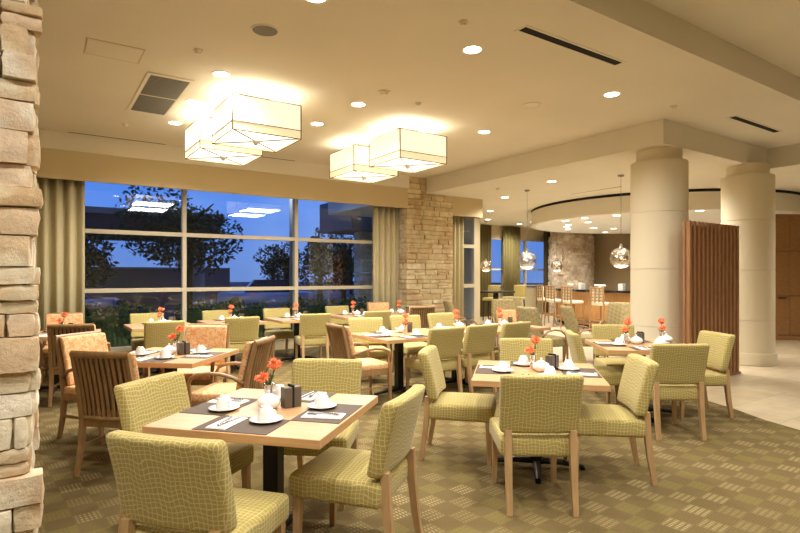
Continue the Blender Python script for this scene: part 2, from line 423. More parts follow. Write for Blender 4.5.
def pier(name,x0,x1,y0,y1,zt,h0,h1,w0,w1,out,mat,label,j=.008,gap=.006):
    b=B(); bx(b,x0+.03,x1-.03,y0+.03,y1-.0,0,zt)
    z=0
    while z<zt-.02:
        h=random.uniform(h0,h1); 
        if z+h>zt-.04: h=zt-z
        x=x0-.0
        first=True
        while x<x1-.01:
            w=random.uniform(w0,w1)
            if x+w>x1-w0*.6: w=x1-x
            o=random.uniform(0,out)
            ex=random.uniform(-out*.6,out*.8)
            xa=x+gap/2-(ex if first else 0); xb=x+w-gap/2+(ex if x+w>=x1-.001 else 0)
            # sometimes split horizontally
            if random.random()<.35 and w<w1*.7 and h>h0*1.3:
                zm=z+h*random.uniform(.4,.6)
                stone_block(b,xa,xb,y0-o,y0+.10,z+gap/2,zm-gap/2,j); o2=random.uniform(0,out)
                stone_block(b,xa,xb,y0-o2,y0+.10,zm+gap/2,z+h-gap/2,j)
            else: stone_block(b,xa,xb,y0-o,y0+.10,z+gap/2,z+h-gap/2,j)
            x+=w; first=False
        # side courses
        for side,xs in ((0,x0),(1,x1)):
            y=y0+.02
            while y<y1-.02:
                w=random.uniform(w0,w1)*.8
                if y+w>y1-w0*.5: w=y1-y
                ex=random.uniform(-out*.6,out*.5)
                if side==0: stone_block(b,xs-ex,xs+.09,y+gap/2,y+w-gap/2,z+gap/2,z+h-gap/2,j)
                else: stone_block(b,xs-.09,xs+ex,y+gap/2,y+w-gap/2,z+gap/2,z+h-gap/2,j)
                y+=w
        z+=h
    o=struct(name,b,mat,True,40); o['label']=label
    return o
random.seed(11)
pier('stone_pillar',-.80,-.005,2.93,3.55,CZ,.08,.16,.13,.30,.045,M['stone'],'pale rough limestone pillar at the left edge',.005,.002)
random.seed(5)
pier('stone_pillar',6.90,8.23,9.96,10.5,CZ,.08,.15,.2,.55,.02,M['stone_far'],'tan ledgestone pier between the two windows',.005,.006)
# curved split-stone column by the bar
b=B(); random.seed(3); cx,cy,rr=16.95,13.45,.82
z=0
while z<2.96:
    h=random.uniform(.07,.12); a=0
    while a<2*PI-.02:
        da=random.uniform(.15,.4)
        if a+da>2*PI-.12: da=2*PI-a
        ro=rr+random.uniform(-.02,.035)
        q=[]
        for zz in (z+.004,min(z+h,3.4)-.004):
            for (rad,an) in ((rr-.1,a),(ro,a+.005),(ro,a+da/2),(ro,a+da-.005),(rr-.1,a+da)):
                q.append(b.verts.new((cx+rad*math.cos(an),cy+rad*math.sin(an),zz)))
        for i in range(5): b.faces.new((q[i],q[(i+1)%5],q[5+(i+1)%5],q[5+i]))
        b.faces.new(q[0:5]); b.faces.new(list(reversed(q[5:10])))
        a+=da
    z+=h
lathe(b,[(rr-.05,0),(rr-.05,3.4)],32,(cx,cy,0))
struct('stone_column',b,M['stone_bar'])['label']='round split-stone column behind the bar'
# brown bar wall and its dark back
b=B(); bx(b,0,16,-.1,.1,0,3.4); bmesh.ops.rotate(b,verts=b.verts[:],cent=(0,0,0),matrix=Matrix.Rotation(R(-78),3,'Z')); bmesh.ops.translate(b,verts=b.verts[:],vec=(17.7,14.4,0))
struct('wall_bar',b,M['brown_wall'])
# oak panel wall, right
b=B(); ang=math.atan2(-.559,.829)
for k in range(5):
    x0=k*.9
    for (z0,z1) in ((.12,1.03),(1.045,2.07),(2.085,2.95)):
        bx(b,x0+.006,x0+.894,-.03,.03,z0,z1,.004,1)
bx(b,0,4.5,.02,.15,0,2.95); bx(b,0,4.5,-.02,.03,0,.11)
bmesh.ops.rotate(b,verts=b.verts[:],cent=(0,0,0),matrix=Matrix.Rotation(ang,3,'Z')); bmesh.ops.translate(b,verts=b.verts[:],vec=(13.9,5.9,0))
wp=struct('wall_oak_panels',b,M['panel'])
b=B(); bx(b,.62,.64,-.08,-.04,.98,1.0); bx(b,.60,.78,-.085,-.07,.975,1.0)
o=obj('panel_handle',b,M['dark'],wp); o.rotation_euler=(0,0,ang); o.location=(13.9,5.9,0)

# round columns
def column(x,y,label):
    b=B(); r=.40
    prof=[(r+.03,0),(r+.03,.16),(r+.025,.20),(r,.20)]
    for z in (.75,1.60,2.45): prof+=[(r,z-.006),(r-.008,z-.004),(r-.008,z+.004),(r,z+.006)]
    prof+=[(r,3.21),(r-.01,3.22),(r-.08,3.22),(r-.08,LZ+.02)]
    lathe(b,prof,64,(x,y,0)); struct('column',b,M['column'],True,30)['label']=label
column(7.88,4.62,'thick round cream column behind the table with two flower vases')
column(10.27,4.41,'round cream column right of the walnut slatted screen')
# slatted screen
sx0,sx1=7.50,9.00
t=thing('slatted_screen','tall walnut vertical slatted screen standing between the two round columns','screen',(sx0,4.02,0))
b=B(); n=13; w=(sx1-sx0)/n
for k in range(n): bx(b,k*w+.02,k*w+w-.045,-.06,.02,.03,2.27,.004,1)
obj('slats',b,M['screen'],t)
b=B(); bx(b,0,sx1-sx0,.0,.03,.03,2.26); obj('backing_panel',b,M['screen'],t)
b=B(); bx(b,0,sx1-sx0,-.065,.04,0,.03); obj('plinth',b,M['screen'],t)

# ------------------------------------------------------------ ceiling fittings
def downlight_proto():
    t=thing('downlight','x','ceiling light')
    b=B(); lathe(b,[(.085,.0),(.105,-.006),(.105,0.0)],24); obj('trim_ring',b,M['white_trim'],t,True,angle=40)
    b=B(); lathe(b,[(0,-.003),(.085,-.003),(.085,.0),(0,0)],24); obj('lens',b,M['lens'],t,True,angle=40)
    return Proto(t)
DL=downlight_proto()
def spot(x,y,z,e,size=150,blend=1,col=(1,.96,.89),rad=.06):
    l=bpy.data.lights.new('downlight_beam','SPOT'); l.energy=e; l.spot_size=R(size); l.spot_blend=blend; l.color=col; l.shadow_soft_size=rad
    o=bpy.data.objects.new('downlight_beam',l); COL.objects.link(o); o.location=(x,y,z-.03); o['kind']='helper'
E0=195
main=[(1.72,6.11,'behind the nearest box pendant by the window'),(1.69,7.29,'between the two left box pendants'),(1.70,8.43,'nearest the window left of the box pendants'),
 (3.60,4.05,'left of the long black slot diffuser'),(5.92,4.08,'right of the long black slot diffuser'),(5.81,6.26,'between the right box pendants and the lowered ceiling'),
 (3.51,6.18,'beside the smoke detector'),(3.45,7.31,'above the gap between the pendant pairs'),(1.87,3.99,'at the top edge of the picture'),(1.0,4.0,None)]
for x,y,d in main:
    if d: DL.put(x,y,0,'round lit recessed downlight '+d,'downlights in the main ceiling',CZ)
    if d: spot(x,y,CZ,E0)
# unseen raised-ceiling downlights around the viewer; one at left added to brighten the pillar
for x,y in ((.9,1.6),(2.6,1.6),(4.4,1.6),(.9,-.8),(2.6,-.8),(4.4,-.8),(6.5,1.6),(-1.0,1.2),(-1.0,-1.2)):
    DL.put(x,y,0,'unseen round recessed downlight in the raised ceiling panel','downlights in the raised ceiling',HZ); spot(x,y,HZ,E0*1.1)
k=0
for x,y in ((14.62,13.9),(14.49,13.14),(12.6,13.4),(8.9,5.4),(9.4,9.4),(8.6,7.3),(11.0,11.6),(11.9,3.2),(12.8,1.2),(9.6,5.7)):
    k+=1
    DL.put(x,y,0,['round downlight in the lowered ceiling, nearest the far windows','round downlight in the lowered ceiling above the globe pendant','small downlight near the dark olive curtains','small downlight in the lowered ceiling behind the first round column','downlight above the lounge armchairs near the pier','downlight over the lounge','downlight left of the ring soffit','downlight over the walkway','second downlight over the walkway','downlight behind the slatted screen'][k-1],'downlights in the lowered ceiling',LZ)
    spot(x,y,LZ,E0*1.1)
ring=[(11.5,9.3),(11.36,8.6),(11.5,7.8),(12.3,9.2),(12.9,10.4),(12.5,10.0),(13.6,10.9),(13.9,10.2),(14.6,10.0),(12.2,6.2),(14.2,6.0),(12.6,7.6),(15.8,6.6),(16.2,9.0),(15.6,11.0),(16.6,10.2),(17.2,7.6)]  # last ones, near the bar wall, added to brighten wall and stone column
for i,(x,y) in enumerate(ring):
    DL.put(x,y,0,'small downlight in the white underside of the round bar soffit','downlights of the ring soffit',2.946)
    if i%2==0: spot(x,y,2.946,E0*1.2)
def disc(name,x,y,r,z,mat,label,cat,grille=True):
    t=thing(name,label,cat,(x,y,z))
    b=B(); lathe(b,[(r*.86,0),(r*.88,-.008),(r,-.008),(r,0)],28); obj('rim',b,M['white_trim'],t,True,angle=40)
    b=B(); lathe(b,[(0,-.006),(r*.87,-.004),(r*.87,0)],28); obj('grille',b,mat,t,True,angle=40)
disc('ceiling_speaker',1.74,4.79,.13,CZ,M['grey_grille'],'round grey ceiling speaker nearest the camera','speaker')
disc('ceiling_speaker',5.41,4.92,.12,CZ,M['white_trim'],'round pale ceiling speaker in front of the lowered ceiling','speaker')
def smoke(x,y,z,r,label,name='smoke_detector',cat='smoke detector'):
    t=thing(name,label,cat,(x,y,z))
    b=B(); lathe(b,[(0,.006),(r,.006),(r,-.012),(0,-.012)],20); obj('base',b,M['white_trim'],t,True,angle=40)
    b=B(); lathe(b,[(r*.75,-.012),(r*.55,-.035),(0,-.04)],20); obj('sensor_head',b,M['white_trim'],t,True,angle=40)
smoke(3.53,5.58,CZ,.075,'round white smoke detector between the two pairs of box pendants')
smoke(1.34,5.58,CZ,.045,'small sprinkler cap above the nearest box pendant','sprinkler_cap','sprinkler')
smoke(3.14,3.65,CZ,.045,'small sprinkler cap left of the long black slot diffuser','sprinkler_cap','sprinkler')
smoke(4.12,5.69,CZ,.045,'small sprinkler cap right of the smoke detector','sprinkler_cap','sprinkler')
smoke(7.0,3.9,CZ,.045,'small sprinkler cap near the lowered ceiling corner','sprinkler_cap','sprinkler')
smoke(1.1,8.9,CZ,.045,'small sprinkler cap between the return grille and the window','sprinkler_cap','sprinkler')
smoke(8.3,8.5,LZ,.06,'round smoke detector on the lowered ceiling','smoke_detector','smoke detector')
def slot(x0,x1,y0,y1,z,label,fr=.025):
    t=thing('slot_diffuser',label,'air vent',((x0+x1)/2,(y0+y1)/2,z)); cx,cy=(x0+x1)/2,(y0+y1)/2
    b=B(); 
    bx(b,x0-fr-cx,x1+fr-cx,y0-fr-cy,y0-cy,-.006,0); bx(b,x0-fr-cx,x1+fr-cx,y1-cy,y1+fr-cy,-.006,0)
    bx(b,x0-fr-cx,x0-cx,y0-cy,y1-cy,-.006,0); bx(b,x1-cx,x1+fr-cx,y0-cy,y1-cy,-.006,0)
    obj('frame',b,M['white_trim'],t)
    b=B(); bx(b,x0-cx,x1-cx,y0-cy,y1-cy,-.003,0); 
    obj('slot',b,M['dark'],t)
slot(3.66,5.12,3.40,3.49,CZ,'long black slot diffuser near the raised ceiling edge')
slot(8.15,9.59,3.65,3.74,CZ,'black slot diffuser before the lowered ceiling step')
slot(.42,1.84,9.86,9.91,CZ,'thin dark slot diffuser beside the left end of the valance',.008)
slot(3.45,4.2,9.86,9.91,CZ,'thin dark slot diffuser behind the left box pendants',.008)
slot(10.28,10.32,6.87,8.18,LZ,'thin dark slot on the lowered ceiling before the ring soffit',.008)
# return air grille
t=thing('return_air_grille','dark two-panel return air grille in a white frame','air vent',(1.27,7.3,CZ))
b=B(); 
for (x0,x1,y0,y1) in ((-.25,.25,-.83,-.77),(-.25,.25,.77,.83),(-.25,-.21,-.77,.77),(.21,.25,-.77,.77),(-.21,.21,-.02,.02)): bx(b,x0,x1,y0,y1,-.012,0)
obj('frame',b,M['white_trim'],t)
b=B()
for k in range(34):
    y=-.76+k*.0455
    if abs(y)<.03: continue
    bx(b,-.21,.21,y,y+.028,-.010,-.003)
obj('louvres',b,M['grey_grille'],t)
b=B(); bx(b,-.21,.21,-.77,.77,-.003,0); obj('backing',b,M['dark'],t)
# access panel
t=thing('access_panel','flush cream access panel in the ceiling near the stone pillar','access panel',(.65,6.08,CZ))
b=B(); bx(b,-.24,.24,-.2,.2,-.004,.004); obj('door',b,M['ceiling'],t)
b=B(); 
for (x0,x1,y0,y1) in ((-.255,.255,-.215,-.203),(-.255,.255,.203,.215),(-.255,-.243,-.2,.2),(.243,.255,-.2,.2)): bx(b,x0,x1,y0,y1,-.003,0)
obj('gap',b,M['wall'],t)

# ------------------------------------------------------------ box pendants
def box_pendant():
    t=thing('box_pendant','x','pendant lamp'); a=.42; h=.41
    th=.006
    b=B()
    for (x0,x1,y0,y1) in ((-a,a,-a,-a+th),(-a,a,a-th,a),(-a,-a+th,-a+th,a-th),(a-th,a,-a+th,a-th)): bx(b,x0,x1,y0,y1,.105,h)
    obj('shade',b,M['shade'],t)
    b=B()
    for (x0,x1,y0,y1) in ((-a,a,-a,-a+th),(-a,a,a-th,a),(-a,-a+th,-a+th,a-th),(a-th,a,-a+th,a-th)): bx(b,x0,x1,y0,y1,.0,.10)
    obj('shade_band',b,M['shade_band'],t)
    b=B(); e=.006
    for sx in (-1,1):
        for sy in (-1,1): bx(b,sx*a-e,sx*a+e,sy*a-e,sy*a+e,0,h)
    for z in (0,.1025,h):
        bx(b,-a,a,-a-e,-a+e*.6,z-.004,z+.004); bx(b,-a,a,a-e*.6,a+e,z-.004,z+.004); bx(b,-a-e,-a+e*.6,-a,a,z-.004,z+.004); bx(b,a-e*.6,a+e,-a,a,z-.004,z+.004)
    obj('frame',b,M['bronze'],t)
    b=B(); bx(b,-a+th,a-th,-a+th,a-th,.018,.022); obj('diffuser',b,M['diffuser'],t)
    b=B(); tube(b,[(-a,-a,.004),(0,0,.0),(a,a,.004)],.006,6); tube(b,[(-a,a,.004),(0,0,.0),(a,-a,.004)],.006,6); obj('crossbar',b,M['bronze'],t)
    b=B(); lathe(b,[(0,-.05),(.018,-.045),(.03,-.02),(.045,-.012),(.045,.006),(0,.006)],16); obj('finial',b,M['machine'],t,True)
    b=B(); 
    for sx in (-.1,.1): tube(b,[(sx,0,.02),(sx,0,.56)],.006,6)
    obj('rod',b,M['steel'],t)
    b=B(); bx(b,-.18,.18,-.06,.06,.545,.57,.006,2); obj('ceiling_plate',b,M['steel'],t)
    return Proto(t)
BP=box_pendant()
for i,(x,y,lb) in enumerate(((2.28,6.60,'nearer lit square linen box pendant of the left pair'),(2.20,7.74,'farther lit square linen box pendant of the left pair'),
    (4.69,6.75,'nearer lit square linen box pendant of the right pair'),(4.62,7.96,'farther lit square linen box pendant of the right pair'))):
    BP.put(x,y,0,lb,'box pendants',CZ-.57)
    l=bpy.data.lights.new('pendant_bulb','AREA'); l.shape='SQUARE'; l.size=.6; l.energy=11; l.color=(1,.95,.87)
    o=bpy.data.objects.new('pendant_bulb',l); COL.objects.link(o); o.location=(x,y,CZ-.57+.30); o.rotation_euler=(PI,0,0)
    l=bpy.data.lights.new('pendant_bulb','AREA'); l.shape='SQUARE'; l.size=.8; l.energy=50; l.color=(1,.95,.87)
    o=bpy.data.objects.new('pendant_bulb',l); COL.objects.link(o); o.location=(x,y,CZ-.57-.06)

# globe pendants
def globe():
    t=thing('globe_pendant','x','pendant lamp')
    b=B(); bmesh.ops.create_uvsphere(b,u_segments=32,v_segments=20,radius=.20); obj('globe',b,M['globe'],t,True)
    b=B(); bmesh.ops.create_uvsphere(b,u_segments=20,v_segments=12,radius=.055); bmesh.ops.translate(b,verts=b.verts[:],vec=(0,0,.05)); obj('reflector',b,M['chrome'],t,True)
    b=B(); lathe(b,[(0,-.19),(.09,-.175),(.13,-.148),(.125,-.14),(0,-.165)],24); obj('lamp_ring',b,M['bulb'],t,True)
    b=B(); lathe(b,[(.03,.18),(.03,.24),(.012,.27),(0,.27)],16); obj('cap',b,M['chrome'],t,True)
    b=B(); tube(b,[(0,0,.2),(0,0,1.56)],.004,6); obj('cord',b,M['steel'],t)
    b=B(); lathe(b,[(0,1.53),(.05,1.53),(.06,1.56),(0,1.56)],16); obj('ceiling_plate',b,M['steel'],t,True)
    return Proto(t)
GP=globe()
for x,y,lb in ((9.0,8.32,'mirrored glass globe pendant hanging before the far blue window'),(9.13,6.1,'mirrored glass globe pendant overlapping the first round column'),
    (12.8,13.7,'small mirrored globe pendant in front of the dark curtains'),(15.0,12.5,'small distant globe pendant beside the split-stone column')):
    GP.put(x,y,0,lb,'globe pendants',LZ-1.56)

# ------------------------------------------------------------ parsons chairs
def pad(bm,w,d,h,bev,crown=0,seg=3):
    """rounded upholstered block centred at origin"""
    bx(bm,-w/2,w/2,-d/2,d/2,-h/2,h/2,bev,4)
    def cut(n,ax,lim):
        for k in range(1,n):
            c=-lim+2*lim*k/n; co=[0,0,0]; co[ax]=c; no=[0,0,0]; no[ax]=1
            bmesh.ops.bisect_plane(bm,geom=bm.verts[:]+bm.edges[:]+bm.faces[:],plane_co=co,plane_no=no)
    cut(5,0,w/2-bev); cut(5,1 if d>h else 2,(d if d>h else h)/2-bev)
    for v in bm.verts:
        u=min(1,abs(v.co.x)/(w/2)); q=min(1,abs(v.co.y)/(d/2))
        if v.co.z>h/2-1e-3: v.co.z+=crown*(1-u*u)*(1-q*q)
def parsons():
    t=thing('dining_chair','x','chair')
    b=B(); pad(b,.50,.52,.13,.03,.012)
    bmesh.ops.translate(b,verts=b.verts[:],vec=(0,.01,.405)); obj('seat',b,M['green'],t,True)
    b=B(); pad(b,.52,.085,.385,.026,0)
    for v in b.verts:   # slight lean and curve
        z=v.co.z+.1925
        v.co.y+= -.09*max(0,z/.385)**1.2 + .02*(1-(v.co.x/.26)**2)*-1
        v.co.x*=1-.03*(1-z/.385)
    bmesh.ops.translate(b,verts=b.verts[:],vec=(0,-.21,.495+.1925)); obj('backrest',b,M['green'],t,True)
    for s in (-1,1):
        b=B(); tube(b,[(s*.205,-.318,0),(s*.205,-.285,.2),(s*.205,-.268,.36),(s*.205,-.262,.52)],[.024,.028,.031,.029],sq=True)
        obj('leg',b,M['wood_chair'],t)
        b=B(); tube(b,[(s*.215,.235,0),(s*.21,.225,.36)],[.021,.031],sq=True); obj('leg',b,M['wood_chair'],t)
    return Proto(t)
PC=parsons()
def chair(mx,my,hd,label,group=None,off=.33,P=None):
    """mx,my: where the top of the back stands; hd: heading faced, degrees"""
    a=R(hd); x=mx+math.cos(a)*off; y=my+math.sin(a)*off
    return (P or PC).put(x,y,a-PI/2,label,group)
gch=[
(.39,2.23,40,'green woven chair seen from behind at the bottom left, nearest the camera'),
(.56,3.59,-51,'green woven chair on the left side of the front table'),
(1.82,3.66,231,'green woven chair on the far side of the front table'),
(1.65,2.34,127,'green woven chair on the right side of the front table, turned away'),
(2.62,2.29,55,'green woven chair seen squarely from behind at the central table'),
(2.75,3.71,-47,'green woven chair on the left side of the central table'),
(3.83,2.34,139,'green woven chair on the right side of the central table'),
(4.06,3.78,234,'green woven chair on the far side of the central table'),
(4.88,2.64,56,'green woven chair seen from behind at the two-vase table'),
(6.22,2.95,150,'green woven chair on the right side of the two-vase table'),
(4.92,3.93,-42,'green woven chair on the left side of the two-vase table'),
(6.12,4.22,232,'green woven chair on the far side of the two-vase table'),
(4.10,5.03,90,'green chair seen from behind, first of three along the long row'),
(4.72,5.08,92,'green chair seen from behind, middle of three along the long row'),
(5.36,5.10,93,'green chair seen from behind, third of three along the long row'),
(4.08,6.98,252,'green chair facing the camera beyond the slatted armchair of the row'),
(4.83,7.05,262,'green chair behind the orange flowers of the long row'),
(5.62,7.15,268,'green chair facing the camera near the ledgestone pier, end of the row'),
(1.47,7.93,86,'green chair with its back to the room at the first window table'),
(1.54,9.88,268,'green chair with its back to the glass at the first window table'),
(2.60,8.10,86,'green chair with its back to the room at the second window table'),
(2.72,9.98,266,'green chair with its back to the glass at the second window table'),
(3.83,8.15,78,'green chair with its back to the room at the third window table'),
(3.84,9.98,266,'green chair with its back to the glass at the third window table'),
(5.05,8.15,84,'green chair with its back to the room at the fourth window table'),
(5.18,10.05,268,'green chair with its back to the glass at the fourth window table'),
]
for c in gch: chair(*c,group='green upholstered dining chairs')

# ------------------------------------------------------------ slatted armchairs
def armchair():
    t=thing('slatted_armchair','x','chair')
    def back_y(z): return -.235-.10*max(0,(z-.42)/.5)**1.3
    b=B(); pad(b,.50,.48,.075,.022,.015); bmesh.ops.translate(b,verts=b.verts[:],vec=(0,.02,.455)); obj('seat',b,M['floral'],t,True)
    b=B(); bx(b,-.24,.24,.215,.245,.36,.425,.004,1); bx(b,-.24,.24,-.24,-.21,.36,.425,.004,1); bx(b,-.245,-.215,-.22,.23,.36,.425,.004,1); bx(b,.215,.245,-.22,.23,.36,.425,.004,1)
    bx(b,-.235,-.22,-.22,.23,.2,.225); bx(b,.22,.235,-.22,.23,.2,.225)
    obj('seat_frame',b,M['wood_slat'],t)
    b=B(); pad(b,.47,.05,.44,.02,0)
    for v in b.verts:
        z=v.co.z+.715; v.co.y+=back_y(z)+.058-.02*(1-(v.co.x/.2)**2); v.co.z=z
    obj('backrest',b,M['floral'],t,True)
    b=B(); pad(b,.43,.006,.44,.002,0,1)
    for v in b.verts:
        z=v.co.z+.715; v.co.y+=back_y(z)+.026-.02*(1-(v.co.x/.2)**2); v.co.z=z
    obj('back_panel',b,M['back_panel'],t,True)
    # slats: curved in plan
    b=B(); n=10
    for k in range(n):
        x=-.19+.38*k/(n-1); dy=-.025*(1-(x/.22)**2)
        tube(b,[(x,back_y(z)+dy,z) for z in (.43,.55,.67,.79,.905)],[(.015,.007)]*5,sq=True)
    obj('slats',b,M['wood_slat'],t)
    for zc,hh,nm in ((.925,.026,'top_rail'),(.435,.018,'lower_rail')):
        b=B()
        pts=[(x,back_y(zc)-.025*(1-(x/.24)**2),zc) for x in (-.235,-.16,-.08,0,.08,.16,.235)]
        tube(b,pts,[(.018,hh)]*7,sq=False,seg=8)
        obj(nm,b,M['wood_slat'],t,True,angle=50)
    for s in (-1,1):
        b=B(); tube(b,[(s*.225,-.30,0),(s*.225,-.25,.22),(s*.225,-.235,.42),(s*.225,back_y(.68),.68),(s*.225,back_y(.93),.93)],[.02,.025,.028,.024,.02],sq=True)
        obj('leg',b,M['wood_slat'],t)
        b=B(); tube(b,[(s*.25,.25,0),(s*.255,.24,.4),(s*.262,.235,.56)],[.019,.024,.02],sq=True); obj('leg',b,M['wood_slat'],t)
        b=B(); pts=[(s*.262,.238,.52),(s*.266,.236,.585),(s*.27,.21,.632),(s*.275,.15,.66),(s*.275,.05,.672),(s*.268,-.05,.665),(s*.255,-.15,.635),(s*.235,-.235,.585)]
        tube(b,pts,[(.022,.016)]*8,seg=8); obj('armrest',b,M['wood_slat'],t,True)
    return Proto(t)
AC=armchair()
ach=[
(.40,4.52,46,'slatted wooden armchair on the near side of the table nearest the pillar, slats to camera'),
(.34,7.26,72,'slatted wooden armchair before the curtain table, seen from behind'),
(.35,6.04,-54,'wooden armchair with orange patterned back turned side-on at the left of the slatted-chair table'),
(1.64,6.36,234,'wooden armchair with orange patterned back facing the camera under the left pendants'),
(1.68,4.68,140,'curved-arm slatted armchair behind the flowers of the front table'),
(2.86,5.55,-4,'slatted armchair at the open left end of the long row'),
(6.02,9.78,262,'armchair with orange patterned back at the window table near the pier'),
(5.88,7.98,72,'slatted armchair seen from behind in front of the ledgestone pier'),
(.36,9.50,266,'armchair with orange patterned back against the left curtain'),
]
for c in ach: chair(*c,group='slatted wooden armchairs',off=.32,P=AC)

# ------------------------------------------------------------ tables and settings
TH=.75
def table_proto(s):
    t=thing('dining_table','x','table'); h=s/2
    b=B(); bx(b,-h,h,-h,h,TH-.045,TH,.004,2); obj('tabletop',b,M['table'],t)
    b=B(); bx(b,-.045,.045,-.045,.045,.05,TH-.06,.006,1); bx(b,-.18,.18,-.18,.18,TH-.06,TH-.045); obj('pedestal',b,M['black_metal'],t)
    for k in range(4):
        b=B(); an=PI/4*0+k*PI/2; tube(b,[(.02*math.cos(an),.02*math.sin(an),.05),(.2*math.cos(an),.2*math.sin(an),.045),(.36*math.cos(an),.36*math.sin(an),.022)],[(.03,.028),(.026,.022),(.022,.016)],seg=8)
        lathe(b,[(0,0),(.022,0),(.022,.02),(0,.02)],10,(.35*math.cos(an),.35*math.sin(an),0))
        obj('foot',b,M['black_metal'],t,True,angle=50)
    return Proto(t)
TP=table_proto(.95); TPW=table_proto(.90)
def simple(name,cat,bm,mat,smooth=False,angle=None):
    o=obj(name,bm,mat,None,smooth,angle=angle); o['category']=cat; return Proto(o)
b=B(); bx(b,-.20,.20,-.135,.135,0,.003); PM=simple('placemat','placemat',b,M['mat'])
b=B(); lathe(b,[(0,.0),(.046,.0),(.05,.004),(.084,.014),(.085,.017),(.05,.009),(0,.008)],28); SA=simple('saucer','saucer',b,M['china'],True)
# upturned cup: rim down, foot ring up, handle
def cup():
    t=thing('coffee_cup','x','cup')
    b=B(); lathe(b,[(.043,.0),(.0445,.001),(.0435,.022),(.039,.045),(.030,.062),(.025,.065),(.025,.072),(.022,.072),(.021,.065),(0,.065)],24); obj('bowl',b,M['china'],t,True,angle=60)
    b=B(); tube(b,[(.037,0,.018),(.055,0,.018),(.060,0,.030),(.052,0,.042),(.033,0,.044)],.004,6); obj('handle',b,M['china'],t,True)
    return Proto(t)
CU=cup()
b=B(); bx(b,-.055,.055,-.11,.11,0,.005,.002,1); bx(b,-.05,.046,-.106,.104,.005,.009,.002,1); NA=simple('napkin','napkin',b,M['napkin'])
def fork():
    b=B(); tube(b,[(0,-.085,.003),(0,0,.004),(0,.03,.005)],[(.005,.0015),(.003,.0015),(.004,.0015)],seg=6); bx(b,-.010,.010,.03,.05,.003,.006)
    for x in (-.0085,-.003,.003,.0085): bx(b,x-.0015,x+.0015,.05,.085,.003,.006)
    return simple('fork','fork',b,M['steel'])
FK=fork()
b=B(); tube(b,[(0,-.09,.004),(0,.0,.004)],[(.006,.003),(.005,.003)],seg=6); bx(b,-.007,.006,0,.095,.003,.0045); KN=simple('table_knife','knife',b,M['steel'])
def bowl():
    t=thing('sugar_pot','x','pot')
    b=B(); lathe(b,[(0,0),(.036,0),(.06,.02),(.067,.042),(.056,.064),(.031,.076),(.028,.078),(.0,.078)],28); obj('body',b,M['china'],t,True)
    b=B(); lathe(b,[(.029,.077),(.018,.086),(.006,.089),(.006,.094),(.010,.100),(.006,.106),(0,.107)],20); obj('lid',b,M['china'],t,True)
    b=B(); tube(b,[(.06,0,.045),(.078,0,.056),(.087,0,.07)],[.010,.008,.005],8); obj('spout',b,M['china'],t,True)
    return Proto(t)
SP=bowl()
def menubox():
    t=thing('menu_holder','x','menu holder')
    b=B(); bx(b,-.052,.052,-.03,.03,0,.115,.003,1); obj('box',b,M['box'],t)
    b=B(); bx(b,-.006,.006,-.034,.034,.0,.128,.002,1); obj('divider',b,M['dark'],t)
    return Proto(t)
MB_=menubox()
M['clear']=M['glass']
def vase():
    t=thing('flower_vase','x','flower vase')
    b=B(); lathe(b,[(0,0),(.026,0),(.028,.01),(.024,.07),(.03,.115),(.032,.12),(.027,.115),(.021,.07),(.024,.012),(0,.01)],18); obj('vase',b,M['globe'],t,True)
    for k,(dx,dy,h,r) in enumerate(((.034,.012,.235,.052),(-.040,-.014,.165,.048))):
        b=B(); tube(b,[(0,0,.02),(dx*.4,dy*.4,h*.6),(dx,dy,h-.03)],.0035,6); obj('stem',b,M['stem'],t)
        b=B(); random.seed(20+k)
        c=Vector((dx,dy,h-.01))
        for i in range(120):
            th=random.uniform(0,2*PI); u=random.uniform(-.15,1); s=math.sqrt(max(0,1-u*u))
            d=Vector((s*math.cos(th),s*math.sin(th),u*.9)).normalized()
            a=Vector((0,0,1)) if abs(d.z)<.9 else Vector((1,0,0)); x=d.cross(a).normalized(); y=d.cross(x)
            r0=c+d*.006; rl=r*random.uniform(.75,1.1); w=.0055
            q=[b.verts.new(r0+x*w*.5),b.verts.new(r0-x*w*.5),b.verts.new(c+d*rl*.6-x*w+y*.002),b.verts.new(c+d*rl+y*.006),b.verts.new(c+d*rl*.6+x*w+y*.002)]
            q2=b.verts.new(c+d*rl*.55-y*.004)
            b.faces.new(q); b.faces.new((q[0],q[4],q2)); b.faces.new((q[4],q[3],q2)); b.faces.new((q[3],q[2],q2)); b.faces.new((q[2],q[1],q2)); b.faces.new((q[1],q[0],q2))
        bmesh.ops.create_icosphere(b,subdivisions=2,radius=r*.55,matrix=Matrix.Translation(c))
        obj('flower_head',b,M['orange'],t)
    b=B()
    for i in range(9):
        an=i*2.4; h=.10+.07*(i%3)/2; r=.03+.012*(i%2)
        p0=Vector((0,0,.09)); p1=Vector((math.cos(an)*r*.7,math.sin(an)*r*.7,h)); p2=Vector((math.cos(an)*r*1.3,math.sin(an)*r*1.3,h+.02))
        x=Vector((-math.sin(an),math.cos(an),0))*.009; n=Vector((0,0,.003))
        q=[b.verts.new(p0),b.verts.new(p1-x),b.verts.new(p2),b.verts.new(p1+x),b.verts.new(p1+n)]
        b.faces.new((q[0],q[1],q[2],q[3])); b.faces.new((q[0],q[4],q[1])); b.faces.new((q[1],q[4],q[2])); b.faces.new((q[2],q[4],q[3])); b.faces.new((q[3],q[4],q[0]))
    obj('leaves',b,M['stem'],t)
    return Proto(t)
VA=vase()
